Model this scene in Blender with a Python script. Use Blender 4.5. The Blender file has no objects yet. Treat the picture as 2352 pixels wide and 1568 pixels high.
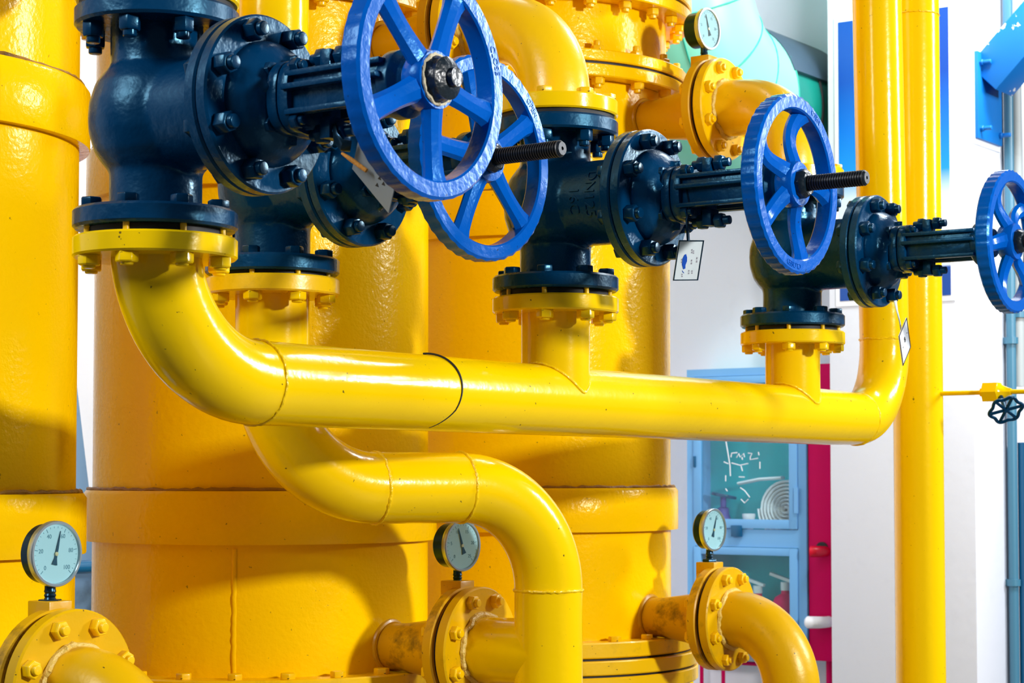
import bpy, bmesh, math, random
from mathutils import Vector, Matrix
random.seed(4)
PI = math.pi
SC = bpy.context.scene
COL = SC.collection
EYE = 1.30                      # height of the camera; heights below are given relative to it
TH = math.atan2(3180.0, 4500.0)  # yaw of the pipe row against the camera axis
SN, CS = 0.5771, 0.8167

def W(x, y, z):
    return Vector((x, y, z + EYE))

# ------------------------------------------------------------------ materials
def new_mat(name):
    m = bpy.data.materials.new(name); m.use_nodes = True
    nt = m.node_tree
    b = nt.nodes['Principled BSDF']
    return m, nt, b

def lin(r, g, b):
    def f(c):
        c /= 255.0
        return c / 12.92 if c <= 0.04045 else ((c + 0.055) / 1.055) ** 2.4
    return (f(r), f(g), f(b), 1.0)

def paint(name, col, rough=0.3, bump=0.1, bscale=90.0, dirt=0.0, dirt_col=(0.012, 0.012, 0.015, 1), var=0.0, var_col=None,
          stain=0.0, stain_col=(0.05, 0.03, 0.01, 1), coat=0.0, spec=0.5, metal=0.0, peel=0.0, peel_col=(0.85, 0.85, 0.87, 1), rough_var=0.0, tint=None):
    m, nt, b = new_mat(name)
    N, L = nt.nodes, nt.links
    tc = N.new('ShaderNodeTexCoord')
    def noise(scale, detail=4.0, rgh=0.55):
        n = N.new('ShaderNodeTexNoise'); n.inputs['Scale'].default_value = scale
        n.inputs['Detail'].default_value = detail; n.inputs['Roughness'].default_value = rgh
        L.new(tc.outputs['Object'], n.inputs['Vector']); return n
    def ramp(src, a, bb, amt):
        r = N.new('ShaderNodeMapRange'); r.inputs['From Min'].default_value = a; r.inputs['From Max'].default_value = bb
        r.inputs['To Max'].default_value = amt; L.new(src, r.inputs['Value']); return r.outputs['Result']
    cur = None
    def mix(fac, c2):
        nonlocal cur
        mx = N.new('ShaderNodeMix'); mx.data_type = 'RGBA'
        L.new(fac, mx.inputs[0])
        if cur is None: mx.inputs[6].default_value = col
        else: L.new(cur, mx.inputs[6])
        mx.inputs[7].default_value = c2
        cur = mx.outputs[2]
    if var: mix(ramp(noise(3.0).outputs['Fac'], 0.42, 0.72, var), var_col or tuple(c * 0.6 for c in col[:3]) + (1,))
    if stain: mix(ramp(noise(9.0, 7, 0.68).outputs['Fac'], 0.56, 0.72, stain), stain_col)
    if dirt: mix(ramp(noise(105.0, 2, 0.5).outputs['Fac'], 0.735, 0.76, dirt), dirt_col)
    if peel: mix(ramp(noise(7.0, 6, 0.6).outputs['Fac'], peel, peel + 0.01, 1.0), peel_col)
    b.inputs['Base Color'].default_value = col
    if cur is not None: L.new(cur, b.inputs['Base Color'])
    b.inputs['Roughness'].default_value = rough
    if rough_var: 
        rv = N.new('ShaderNodeMapRange'); rv.inputs['To Min'].default_value = rough; rv.inputs['To Max'].default_value = rough + rough_var
        rv.inputs['From Min'].default_value = 0.35; rv.inputs['From Max'].default_value = 0.65
        L.new(noise(14).outputs['Fac'], rv.inputs['Value']); L.new(rv.outputs['Result'], b.inputs['Roughness'])
    b.inputs['Metallic'].default_value = metal
    b.inputs['Specular IOR Level'].default_value = spec
    if tint: b.inputs['Specular Tint'].default_value = tint
    if coat:
        b.inputs['Coat Weight'].default_value = coat; b.inputs['Coat Roughness'].default_value = 0.08
    if bump:
        bp = N.new('ShaderNodeBump'); bp.inputs['Strength'].default_value = bump; bp.inputs['Distance'].default_value = 0.004
        L.new(noise(bscale, 2.5).outputs['Fac'], bp.inputs['Height']); L.new(bp.outputs['Normal'], b.inputs['Normal'])
        if coat: L.new(bp.outputs['Normal'], b.inputs['Coat Normal'])
    return m

YC = lin(248, 206, 0)
M = {}
M['yellow'] = paint('yellow_paint', YC, 0.16, 0.10, 60, tint=(1, .95, .7, 1), dirt=0.8, var=0.25, var_col=lin(244, 192, 0), spec=0.45)
M['tank'] = paint('yellow_tank_paint', lin(255, 204, 0), 0.2, 0.27, 85, dirt=0.5, var=0.3, var_col=lin(252, 188, 0), spec=0.2, tint=(1, .93, .6, 1))
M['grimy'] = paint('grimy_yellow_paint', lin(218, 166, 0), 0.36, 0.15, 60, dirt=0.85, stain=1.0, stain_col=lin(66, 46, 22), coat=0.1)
M['worn'] = paint('worn_yellow_paint', lin(248, 200, 0), 0.30, 0.15, 60, dirt=0.9, stain=0.35, stain_col=lin(70, 60, 30), coat=0.2)
M['darker'] = paint('darker_yellow_paint', lin(222, 174, 0), 0.33, 0.15, 60, dirt=0.9, stain=0.45, stain_col=lin(84, 62, 18), tint=(1, .95, .7, 1))  # darker, more stained yellow for the lower elbows and nozzle flanges
M['navy'] = paint('navy_black_paint', lin(0, 50, 88), 0.19, 0.3, 60, rough_var=0.2, tint=(.25, .7, 1, 1))
M['navybolt'] = paint('navy_bolt_paint', lin(0, 44, 78), 0.25, 0.1, 120, tint=(.25, .7, 1, 1))
M['blue'] = paint('blue_wheel_paint', lin(0, 90, 190), 0.22, 0.16, 80, spec=0.4, tint=(.2, .6, 1, 1), dirt=0.6)
M['stem'] = paint('black_stem_steel', lin(26, 34, 44), 0.4, 0.05, 200, metal=0.2)
M['grease'] = paint('rough_greased_steel', lin(10, 28, 40), 0.35, 0.9, 60, coat=0.2)
M['crust'] = paint('pale_grease_crust', lin(205, 195, 165), 0.7, 0.8, 120, stain=0.9, stain_col=lin(40, 40, 40))
M['rubber'] = paint('black_rubber', lin(12, 12, 16), 0.6, 0.0)
M['steel'] = paint('dark_gauge_steel', lin(30, 62, 84), 0.28, 0.05, 90, metal=0.75)
M['bezel'] = paint('bright_bezel_steel', lin(196, 212, 220), 0.3, 0.03, 90, metal=0.9)
M['dial'] = paint('pale_dial_face', lin(206, 228, 232), 0.5, 0.0)
M['ink'] = paint('dial_ink', lin(28, 70, 92), 0.5, 0.0)
M['faint'] = paint('faint_dial_print', lin(96, 136, 152), 0.5, 0.0)
M['soot'] = paint('sooty_weld_line', lin(150, 104, 8), 0.5, 0.6, 100, stain=1.0, stain_col=lin(24, 18, 12))
M['brass'] = paint('pale_brass', lin(226, 214, 170), 0.35, 0.0, metal=0.5)
M['tagmetal'] = paint('grey_tag_metal', lin(138, 148, 156), 0.45, 0.1, 60, metal=0.25, stain=0.5, stain_col=lin(84, 88, 92))
M['tagpale'] = paint('pale_tag_metal', lin(214, 226, 230), 0.4, 0.05, 60, stain=0.4, stain_col=lin(120, 160, 172))
M['tagwhite'] = paint('white_tag_face', lin(236, 240, 246), 0.4, 0.0)
M['print'] = paint('grey_print', lin(150, 150, 160), 0.6, 0.0)
M['black'] = paint('black_ink', lin(14, 18, 24), 0.5, 0.0)
M['smudge'] = paint('blue_smudge_paint', lin(0, 76, 184), 0.4, 0.0)
M['rust'] = paint('orange_rust', lin(210, 140, 50), 0.8, 0.6, 120, stain=0.6)
M['weld'] = paint('weld_bead_paint', YC, 0.3, 0.6, 130, dirt=0.9)
M['pale_weld'] = paint('bare_weld_bead', lin(222, 190, 90), 0.45, 0.9, 130, stain=0.6)
M['wall'] = paint('white_wall_plaster', lin(236, 239, 250), 0.7, 0.15, 30, stain=0.06, stain_col=lin(150, 160, 175))
M['floor'] = paint('grey_floor', lin(84, 84, 80), 0.5, 0.05, 30)
M['green'] = paint('mint_green_lagging', lin(122, 204, 180), 0.35, 0.05, 10, var=0.2, var_col=lin(108, 196, 170))
M['greenline'] = paint('green_seam', lin(24, 150, 128), 0.6, 0.0)
M['darkduct'] = paint('dark_green_duct', lin(0, 112, 98), 0.4, 0.1, 25, var=0.3, var_col=lin(10, 96, 90))
M['slate'] = paint('slate_rubber_sheet', lin(40, 58, 74), 0.4, 0.1, 25, var=0.4, var_col=lin(58, 80, 96))
M['poster'] = None
M['bracket'] = paint('bright_blue_steel_paint', lin(0, 112, 196), 0.45, 0.05, 40)
M['peeled'] = paint('peeling_blue_steel_paint', lin(0, 112, 196), 0.45, 0.05, 40, peel=0.63)
M['cab'] = paint('pale_blue_cabinet', lin(112, 174, 228), 0.45, 0.03, 30, var=0.3, var_col=lin(136, 184, 230), spec=0.3)
M['teal'] = paint('teal_cabinet_inside', lin(0, 190, 204), 0.6, 0.0, spec=0.2)
M['crimson'] = paint('crimson_paint', lin(206, 0, 88), 0.5, 0.05, 30, var=0.3, var_col=lin(196, 0, 100), spec=0.1)
M['red'] = paint('red_paint', lin(214, 0, 46), 0.35, 0.0)
M['hose'] = paint('white_canvas_hose', lin(238, 242, 246), 0.7, 0.3, 90)
M['hosegap'] = paint('grey_hose_gap', lin(140, 170, 184), 0.8, 0.0)
M['whitep'] = paint('white_paint', lin(240, 242, 248), 0.5, 0.0)
M['purple'] = paint('violet_paint', lin(96, 90, 176), 0.5, 0.0)
M['conduit'] = paint('teal_grey_pipe', lin(66, 120, 146), 0.35, 0.05, 30)
M['greypipe'] = paint('weathered_grey_pipe', lin(168, 176, 178), 0.5, 0.1, 40, stain=0.5, stain_col=lin(112, 120, 120))
M['darkblue'] = paint('dark_blue_pipe', lin(0, 84, 128), 0.3, 0.03, 30)
M['board'] = paint('blue_grey_board', lin(98, 132, 168), 0.6, 0.1, 20, stain=0.7, stain_col=lin(60, 84, 112))

def poster_mat():
    m, nt, b = new_mat('printed_blue_sheet'); N, L = nt.nodes, nt.links
    tc = N.new('ShaderNodeTexCoord'); sp = N.new('ShaderNodeSeparateXYZ'); L.new(tc.outputs['Generated'], sp.inputs[0])
    r = N.new('ShaderNodeValToRGB'); L.new(sp.outputs['Z'], r.inputs[0])
    e = r.color_ramp.elements
    e[0].position = 0.0; e[0].color = lin(16, 72, 156)
    e[1].position = 1.0; e[1].color = lin(0, 70, 170)
    for p, c in ((0.10, (16, 72, 156)), (0.105, (214, 226, 244)), (0.19, (214, 226, 244)), (0.195, (40, 110, 190)), (0.21, (222, 232, 246)), (0.36, (206, 224, 246)), (0.44, (10, 146, 228)), (0.60, (0, 112, 214)), (0.78, (0, 68, 172))):
        k = e.new(p); k.color = lin(*c)
    L.new(r.outputs[0], b.inputs['Base Color']); b.inputs['Roughness'].default_value = 0.35
    return m
M['poster'] = poster_mat()

def glass_mat(name, tint, refl=0.12):
    m = bpy.data.materials.new(name); m.use_nodes = True
    nt = m.node_tree; N, L = nt.nodes, nt.links; N.clear()
    out = N.new('ShaderNodeOutputMaterial'); t = N.new('ShaderNodeBsdfTransparent'); g = N.new('ShaderNodeBsdfGlossy')
    lw = N.new('ShaderNodeLayerWeight'); lw.inputs['Blend'].default_value = 0.5; pw = N.new('ShaderNodeMath'); pw.operation = 'POWER'; pw.inputs[1].default_value = 4.0
    fr = N.new('ShaderNodeMath'); fr.operation = 'MULTIPLY_ADD'; fr.inputs[1].default_value = 0.5; fr.inputs[2].default_value = 0.03; mx = N.new('ShaderNodeMixShader')
    L.new(lw.outputs['Facing'], pw.inputs[0]); L.new(pw.outputs[0], fr.inputs[0])
    t.inputs[0].default_value = tint; g.inputs['Roughness'].default_value = 0.03
    L.new(fr.outputs[0], mx.inputs[0]); L.new(t.outputs[0], mx.inputs[1]); L.new(g.outputs[0], mx.inputs[2]); L.new(mx.outputs[0], out.inputs[0])
    return m
M['gglass'] = glass_mat('gauge_glass', (0.86, 0.95, 0.97, 1))
M['cglass'] = glass_mat('cabinet_glass', (0.92, 0.98, 0.99, 1))

# ------------------------------------------------------------------ mesh building
def frame(o, z, x=None):
    z = Vector(z).normalized()
    x = Vector(x) if x is not None else (Vector((1, 0, 0)) if abs(z.x) < 0.9 else Vector((0, 1, 0)))
    x = (x - z * x.dot(z)).normalized(); y = z.cross(x)
    m = Matrix((x, y, z)).transposed().to_4x4(); m.translation = Vector(o); return m

class MB:
    def __init__(s): s.v = []; s.f = []
    def add(s, vs, fs, Mx=None):
        o = len(s.v)
        s.v += [(Mx @ Vector(p)) if Mx is not None else Vector(p) for p in vs]
        s.f += [tuple(i + o for i in f) for f in fs]; return s
    def lathe(s, prof, Mx=None, seg=48, wave=None, closed=False):
        vs, fs, rings = [], [], []
        for k, (r, z) in enumerate(prof):
            if r < 1e-7: rings.append([len(vs)]); vs.append((0, 0, z))
            else:
                idx = []
                for i in range(seg):
                    a = 2 * PI * i / seg
                    rr = r + (wave(a, k) if wave else 0)
                    idx.append(len(vs)); vs.append((rr * math.cos(a), rr * math.sin(a), z))
                rings.append(idx)
        pairs = list(zip(rings, rings[1:])) + ([(rings[-1], rings[0])] if closed else [])
        for a, b in pairs:
            for i in range(seg):
                j = (i + 1) % seg
                if len(a) == 1 and len(b) == 1: continue
                if len(a) == 1: fs.append((a[0], b[i], b[j]))
                elif len(b) == 1: fs.append((a[i], a[j], b[0]))
                else: fs.append((a[i], a[j], b[j], b[i]))
        if not closed:
            if len(rings[0]) > 1: fs.append(tuple(reversed(rings[0])))
            if len(rings[-1]) > 1: fs.append(tuple(rings[-1]))
        return s.add(vs, fs, Mx)
    def box(s, sx, sy, sz, Mx=None, taper=1.0):
        x, y, z = sx / 2, sy / 2, sz / 2
        vs = [(-x, -y, -z), (x, -y, -z), (x, y, -z), (-x, y, -z), (-x * taper, -y * taper, z), (x * taper, -y * taper, z), (x * taper, y * taper, z), (-x * taper, y * taper, z)]
        return s.add(vs, [(0, 3, 2, 1), (4, 5, 6, 7), (0, 1, 5, 4), (1, 2, 6, 5), (2, 3, 7, 6), (3, 0, 4, 7)], Mx)
    def aabox(s, a, b):
        a, b = Vector(a), Vector(b); c = (a + b) / 2; d = b - a
        return s.box(abs(d.x), abs(d.y), abs(d.z), Matrix.Translation(c))
    def prism(s, poly, h, Mx=None):
        n = len(poly)
        vs = [(x, y, 0) for x, y in poly] + [(x, y, h) for x, y in poly]
        fs = [tuple(reversed(range(n))), tuple(range(n, 2 * n))] + [(i, (i + 1) % n, n + (i + 1) % n, n + i) for i in range(n)]
        return s.add(vs, fs, Mx)
    def sweep(s, pts, rad, seg=24, closed=False, sec=(1, 1), up=None, caps=True):
        pts = [Vector(p) for p in pts]; n = len(pts)
        if not isinstance(rad, (list, tuple)): rad = [rad] * n
        T = []
        for i in range(n):
            if closed: t = pts[(i + 1) % n] - pts[i - 1]
            elif i == 0: t = pts[1] - pts[0]
            elif i == n - 1: t = pts[-1] - pts[-2]
            else: t = (pts[i + 1] - pts[i]).normalized() + (pts[i] - pts[i - 1]).normalized()
            T.append(t.normalized())
        u = Vector(up) if up is not None else (Vector((0, 0, 1)) if abs(T[0].z) < 0.9 else Vector((1, 0, 0)))
        vs, fs = [], []
        for i in range(n):
            u = (u - T[i] * u.dot(T[i])).normalized(); w = T[i].cross(u)
            for k in range(seg):
                a = 2 * PI * k / seg
                vs.append(pts[i] + (u * math.cos(a) * sec[0] + w * math.sin(a) * sec[1]) * rad[i])
        for i in range(n if closed else n - 1):
            j = (i + 1) % n
            for k in range(seg):
                l = (k + 1) % seg
                fs.append((i * seg + k, i * seg + l, j * seg + l, j * seg + k))
        if caps and not closed:
            fs.append(tuple(reversed(range(seg)))); fs.append(tuple(range((n - 1) * seg, n * seg)))
        return s.add(vs, fs)
    def mesh(s, name, mat, sharp=38, bevel=0.0):
        me = bpy.data.meshes.new(name); me.from_pydata([tuple(v) for v in s.v], [], s.f)
        bm = bmesh.new(); bm.from_mesh(me)
        bmesh.ops.recalc_face_normals(bm, faces=bm.faces)
        if bevel:
            es = [e for e in bm.edges if len(e.link_faces) == 2 and e.calc_face_angle(0) > 0.6]
            bmesh.ops.bevel(bm, geom=es, offset=bevel, segments=2, profile=0.5, affect='EDGES', clamp_overlap=True)
        bm.to_mesh(me); bm.free()
        me.polygons.foreach_set('use_smooth', [True] * len(me.polygons))
        me.set_sharp_from_angle(angle=math.radians(sharp))
        if mat is not None: me.materials.append(M[mat] if isinstance(mat, str) else mat)
        return me
    def build(s, name, mat, parent=None, Mx=None, sharp=38, bevel=0.0, label=None):
        return place(name, s.mesh(name, mat, sharp, bevel), parent, Mx, label)

def place(name, me, parent=None, Mx=None, label=None):
    o = bpy.data.objects.new(name, me); COL.objects.link(o)
    if parent is not None: o.parent = parent
    if Mx is not None: o.matrix_basis = Mx
    if label: o['label'] = label
    return o

def thing(name, label, cat, loc=(0, 0, 0), rotz=0.0, group=None):
    o = bpy.data.objects.new(name, None); COL.objects.link(o); o.empty_display_size = 0.05
    o.location = loc; o.rotation_euler = (0, 0, rotz); o['label'] = label; o['category'] = cat
    if group: o['group'] = group
    return o

def tag(o, label, cat, group=None):
    o['label'] = label; o['category'] = cat
    if group: o['group'] = group
    return o

def struct(o):
    o['kind'] = 'structure'; return o

def baked(mb, mat, voxel, smooth, name):
    """fuse the overlapping shells of one casting into a single smooth skin"""
    me = mb.mesh(name, None); o = bpy.data.objects.new('tmp', me); COL.objects.link(o)
    r = o.modifiers.new('r', 'REMESH'); r.mode = 'VOXEL'; r.voxel_size = voxel
    sm = o.modifiers.new('s', 'SMOOTH'); sm.factor = 0.5; sm.iterations = smooth
    dg = bpy.context.evaluated_depsgraph_get(); dg.update()
    out = bpy.data.meshes.new_from_object(o.evaluated_get(dg), depsgraph=dg); out.name = name
    bpy.data.objects.remove(o)
    out.polygons.foreach_set('use_smooth', [True] * len(out.polygons))
    out.materials.clear(); out.materials.append(M[mat])
    return out

_tc = {}
def text_data(txt, size, depth):
    """raw vertices and faces of a word, centred, lying in the xy plane"""
    key = (txt, size, depth)
    if key in _tc: return _tc[key]
    cu = bpy.data.curves.new('t', 'FONT'); cu.body = txt; cu.size = size; cu.extrude = depth; cu.align_x = 'CENTER'; cu.align_y = 'CENTER'
    cu.resolution_u = 3
    o = bpy.data.objects.new('t', cu); COL.objects.link(o)
    dg = bpy.context.evaluated_depsgraph_get(); dg.update()
    me = bpy.data.meshes.new_from_object(o.evaluated_get(dg), depsgraph=dg)
    r = ([v.co.copy() for v in me.vertices], [tuple(p.vertices) for p in me.polygons])
    bpy.data.objects.remove(o); bpy.data.meshes.remove(me)
    _tc[key] = r; return r

def bez(p0, t0, p1, t1, n=20, k=None):
    p0, p1 = Vector(p0), Vector(p1); t0, t1 = Vector(t0).normalized(), Vector(t1).normalized()
    d = (p1 - p0).length if k is None else k
    h = d * 0.39
    a, b = p0 + t0 * h, p1 - t1 * h
    out = []
    for i in range(n + 1):
        t = i / n; s = 1 - t
        out.append(p0 * s ** 3 + a * 3 * s * s * t + b * 3 * s * t * t + p1 * t ** 3)
    return out

def bend(corner, d0, d1, r0, r1=None, n=22):
    """quarter bend around a right-angled corner; r0 before the corner, r1 after"""
    c, d0, d1 = Vector(corner), Vector(d0).normalized(), Vector(d1).normalized()
    r1 = r0 if r1 is None else r1
    o = c - d0 * r0 + d1 * r1
    return [o + d0 * r0 * math.sin(a) - d1 * r1 * math.cos(a) for a in [PI / 2 * i / n for i in range(n + 1)]]

def ring_bead(mb, c, axis, R, r=0.0035, seg=64, jit=0.0010):
    F = frame(c, axis); pts = []
    for i in range(seg):
        a = 2 * PI * i / seg; q = R + random.uniform(-jit, jit) * 0.6
        pts.append(F @ Vector((q * math.cos(a), q * math.sin(a), random.uniform(-jit, jit))))
    return mb.sweep(pts, [r * random.uniform(0.8, 1.2) for _ in pts], 8, closed=True)

def disc_prof(R, t, c=0.003, r0=0.0):
    return [(0, 0), (R - c, 0), (R, c), (R, t - c), (R - c, t), (0, t)]

# shared hexagonal hardware: z=0 is the face they sit on
def hexm(name, mat, R, h, stud_r=0.0, stud_h=0.0, washer=0.0):
    mb = MB(); z0 = 0.0
    if washer: mb.lathe([(0, 0), (R * 1.12, 0), (R * 1.12, washer), (0, washer)], seg=20); z0 = washer
    mb.lathe([(0, z0), (R, z0), (R, z0 + h * 0.86), (R * 0.9, z0 + h), (0, z0 + h)], seg=6)
    if stud_r: mb.lathe([(0, z0), (stud_r, z0), (stud_r, z0 + h + stud_h - 0.0015), (stud_r * 0.86, z0 + h + stud_h), (0, z0 + h + stud_h)], seg=16)
    return mb.mesh(name, mat, 30, 0.0006)
HX = {}
HX['n_head'] = hexm('bolt', 'navybolt', 0.0160, 0.013)
HX['n_nut'] = hexm('nut', 'navybolt', 0.0158, 0.021, 0.0100, 0.009)
HX['n_small'] = hexm('nut', 'navybolt', 0.0115, 0.012, 0.0068, 0.008)
HX['y_nut'] = hexm('nut', 'yellow', 0.0165, 0.015, 0.0095, 0.004)
HX['y_head'] = hexm('bolt', 'worn', 0.0160, 0.011)
HX['w_nut'] = hexm('nut', 'worn', 0.0148, 0.014, 0.0082, 0.007)
HX['w_head'] = hexm('bolt', 'worn', 0.0158, 0.012)
HX['big_nut'] = hexm('nut', 'worn', 0.0165, 0.017, 0.0095, 0.008)
HX['big_stud'] = hexm('stud', 'worn', 0.0165, 0.013, 0.0095, 0.013)
HX['b_bolt'] = hexm('bolt', 'bracket', 0.012, 0.012, 0.008, 0.03)

def bolt_ring(parent, name, key, o, axis, R, n, phase=0.0, xref=None, keep=None):
    F = frame(o, axis, xref)
    for i in range(n):
        if keep is not None and not keep(i): continue
        a = phase + 2 * PI * i / n
        Mx = F @ Matrix.Translation((R * math.cos(a), R * math.sin(a), 0)) @ Matrix.Rotation(a + random.uniform(-.25, .25), 4, 'Z')
        place(name, HX[key], parent, Mx)

# ------------------------------------------------------------------ camera
cam = bpy.data.cameras.new('camera'); cam.sensor_width = 36.0; cam.lens = 36.0 * 4500 / 2352
cam.shift_y = 109.5 / 2352; cam.clip_end = 60
co = bpy.data.objects.new('camera', cam); COL.objects.link(co)
co.location = (0, 0, EYE); co.rotation_euler = (math.radians(92.5), 0, math.atan2(SN, CS) - PI / 2)
SC.camera = co
cam.dof.use_dof = True; cam.dof.focus_distance = 3.4; cam.dof.aperture_fstop = 14

# ------------------------------------------------------------------ gate valves
FF = 0.323; HALF = FF / 2
def make_valve_meshes():
    D = {}
    mb = MB()
    mb.lathe([(0, -.155), (.067, -.155), (.067, .155), (0, .155)], seg=64)
    mb.lathe([(0, -.092), (.048, -.086), (.072, -.072), (.088, -.050), (.0965, -.022), (.098, 0), (.0965, .022), (.088, .050), (.072, .072), (.048, .086), (0, .092)], seg=64)
    mb.lathe([(0, 0), (.079, 0), (.079, .185), (0, .185)], frame((0, 0, 0), (1, 0, 0)), 64)
    D['body'] = baked(mb, 'navy', 0.0045, 7, 'body')
    f = MB().lathe(disc_prof(.119, .029, .004), seg=64); D['flange'] = f.mesh('flange', 'navy')
    f = MB().lathe(disc_prof(.125, .0205, .003), seg=72); D['bflange'] = f.mesh('bonnet_flange', 'navy')
    mb = MB(); X = frame((0, 0, 0), (1, 0, 0))
    mb.lathe([(0, .205), (.088, .205), (.088, .224), (.084, .234), (.076, .246), (.062, .256), (.048, .262), (.042, .266), (0, .266)], X, 56)
    for a in (0.0, PI):
        mb.box(.05, .006, .03, Matrix.Rotation(a, 4, 'X') @ Matrix.Translation((.248, 0, .05)))
    mb.box(.05, .11, .010, Matrix.Translation((.244, 0, 0.012)))
    D['bonnet'] = baked(mb, 'navy', 0.0035, 5, 'bonnet')
    def plate(x0, t):
        m = MB(); poly = []
        for i in range(40):
            a = 2 * PI * i / 40; c, s_ = math.cos(a), math.sin(a); q = (abs(c) ** 2.8 + abs(s_) ** 2.8) ** (-1 / 2.8)
            poly.append((.052 * c * q, .052 * s_ * q))
        m.prism(poly, t, frame((x0, 0, 0), (1, 0, 0))); return m
    m = plate(.262, .0175); D['gland'] = m.mesh('gland_flange', 'navy', 30, 0.002)
    m = plate(.2815, .0185)
    for s_ in (-1, 1):      # two T-shaped arms of the yoke
        m.box(.165, .011, .054, Matrix.Translation((.375, s_ * .036, 0)))
        m.box(.165, .022, .008, Matrix.Translation((.375, s_ * .047, .007)))
        m.box(.165, .016, .008, Matrix.Translation((.375, s_ * .042, -.026)))
        m.box(.165, .016, .008, Matrix.Translation((.375, s_ * .042, .026)))
    m.lathe([(0, .440), (.036, .440), (.046, .448), (.046, .466), (.034, .474), (.030, .486), (0, .486)], X, 40)
    D['yoke'] = m.mesh('yoke', 'navy', 38, 0.0015)
    m = MB()
    for s_ in (-1, 1):
        m.sweep([(.300, 0, s_ * .052), (.375, 0, s_ * .052)], .008, 14)
        m.box(.018, .03, .03, Matrix.Translation((.335, 0, s_ * .046)))
        m.lathe([(0, 0), (.0145, 0), (.0145, .014), (.012, .016), (0, .016)], frame((.347, 0, s_ * .052), (1, 0, 0)), 6)
        m.lathe([(0, 0), (.0145, 0), (.0145, .014), (.012, .016), (0, .016)], frame((.312, 0, s_ * .052), (1, 0, 0)), 6)
    m.box(.016, .02, .1, Matrix.Translation((.335, 0, 0)))
    D['follower'] = m.mesh('gland_follower', 'navy', 35, 0.0012)
    def stem(L):
        p = [(0, .28), (.0125, .28), (.0125, .47)]
        z = .47; pitch = .0048
        while z < L - .004:
            p += [(.0137, z + pitch * .15), (.0137, z + pitch * .5), (.0118, z + pitch * .65), (.0118, z + pitch)]; z += pitch
        p += [(.0125, L - .003), (.0105, L), (0.003, L), (0.003, L - .003), (0, L - .003)]
        return MB().lathe(p, X, 28).mesh('stem', 'stem', 25)
    D['stem_long'] = stem(.640)
    D['stem_short'] = stem(.500)
    m = MB().lathe([(0, .512), (.028, .512), (.031, .519), (.027, .526), (.0285, .533), (.020, .538), (.013, .540), (.0125, .548), (0, .548)], X, 36)
    D['lump'] = m.mesh('stem_end', 'grease', 50)
    return D
VM = make_valve_meshes()

def wheel_parts(R, phase, ang, amp=.0011):
    """handwheel of five curved spokes; local axis +X, rim plane at x = 0"""
    X = frame((0, 0, 0), (1, 0, 0))
    prof = [(R - .0255, -.0125), (R - .0230, -.0155), (R - .0045, -.0155), (R - .0005, -.0120), (R, 0), (R - .0005, .0120), (R - .0045, .0155), (R - .0230, .0155), (R - .0255, .0125), (R - .0262, 0)]
    def wave(a, k):
        return (amp * math.cos(44 * a) if 3 <= k <= 5 else 0)
    rim = MB().lathe(prof, X, 176, wave, closed=True).mesh('handwheel', 'blue', 26)
    sp = []
    for i in range(5):
        a = ang + 2 * PI * i / 5; pts, rad = [], []
        for k in range(11):
            t = k / 10; r = .026 + (R - .014 - .026) * t
            b = a + (.16 * math.sin(PI * t) if phase else 0)
            x = .008 * (1 - t) - (.014 if phase else .002) * math.sin(PI * t)
            pts.append((x, r * math.cos(b), r * math.sin(b))); rad.append(.0185 - .0035 * math.sin(PI * t) + .004 * max(0, t - .8) / .2)
        sp.append(MB().sweep(pts, rad, 8, sec=(.7, 1.05), up=(1, 0, 0)).mesh('spoke', 'blue', 30))
    hub = MB().lathe([(0, -.014), (.034, -.014), (.040, -.007), (.041, .012), (.038, .020), (0, .020)], X, 40).mesh('hub', 'blue')
    return rim, sp, hub

def letters_on_neck(txt, x0, R, th0, size, depth=.0022):
    vs, fs = text_data(txt, size, depth)
    out = []
    for v in vs:
        th = th0 - v.x / R; w = R + v.z
        out.append((x0 + v.y, -w * math.cos(th), w * math.sin(th)))
    return out, fs

def letters_on_rim(txt, R, a0, size=0.014):
    vs, fs = text_data(txt, size, .0012); out = []
    for v in vs:
        a = a0 - v.x / R; r = R + v.y
        # looking at the wheel from +X the local y axis points right when the valve is seen from its wheel side
        out.append((.0152 + v.z, r * math.cos(a), r * math.sin(a)))
    return out, fs

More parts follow.
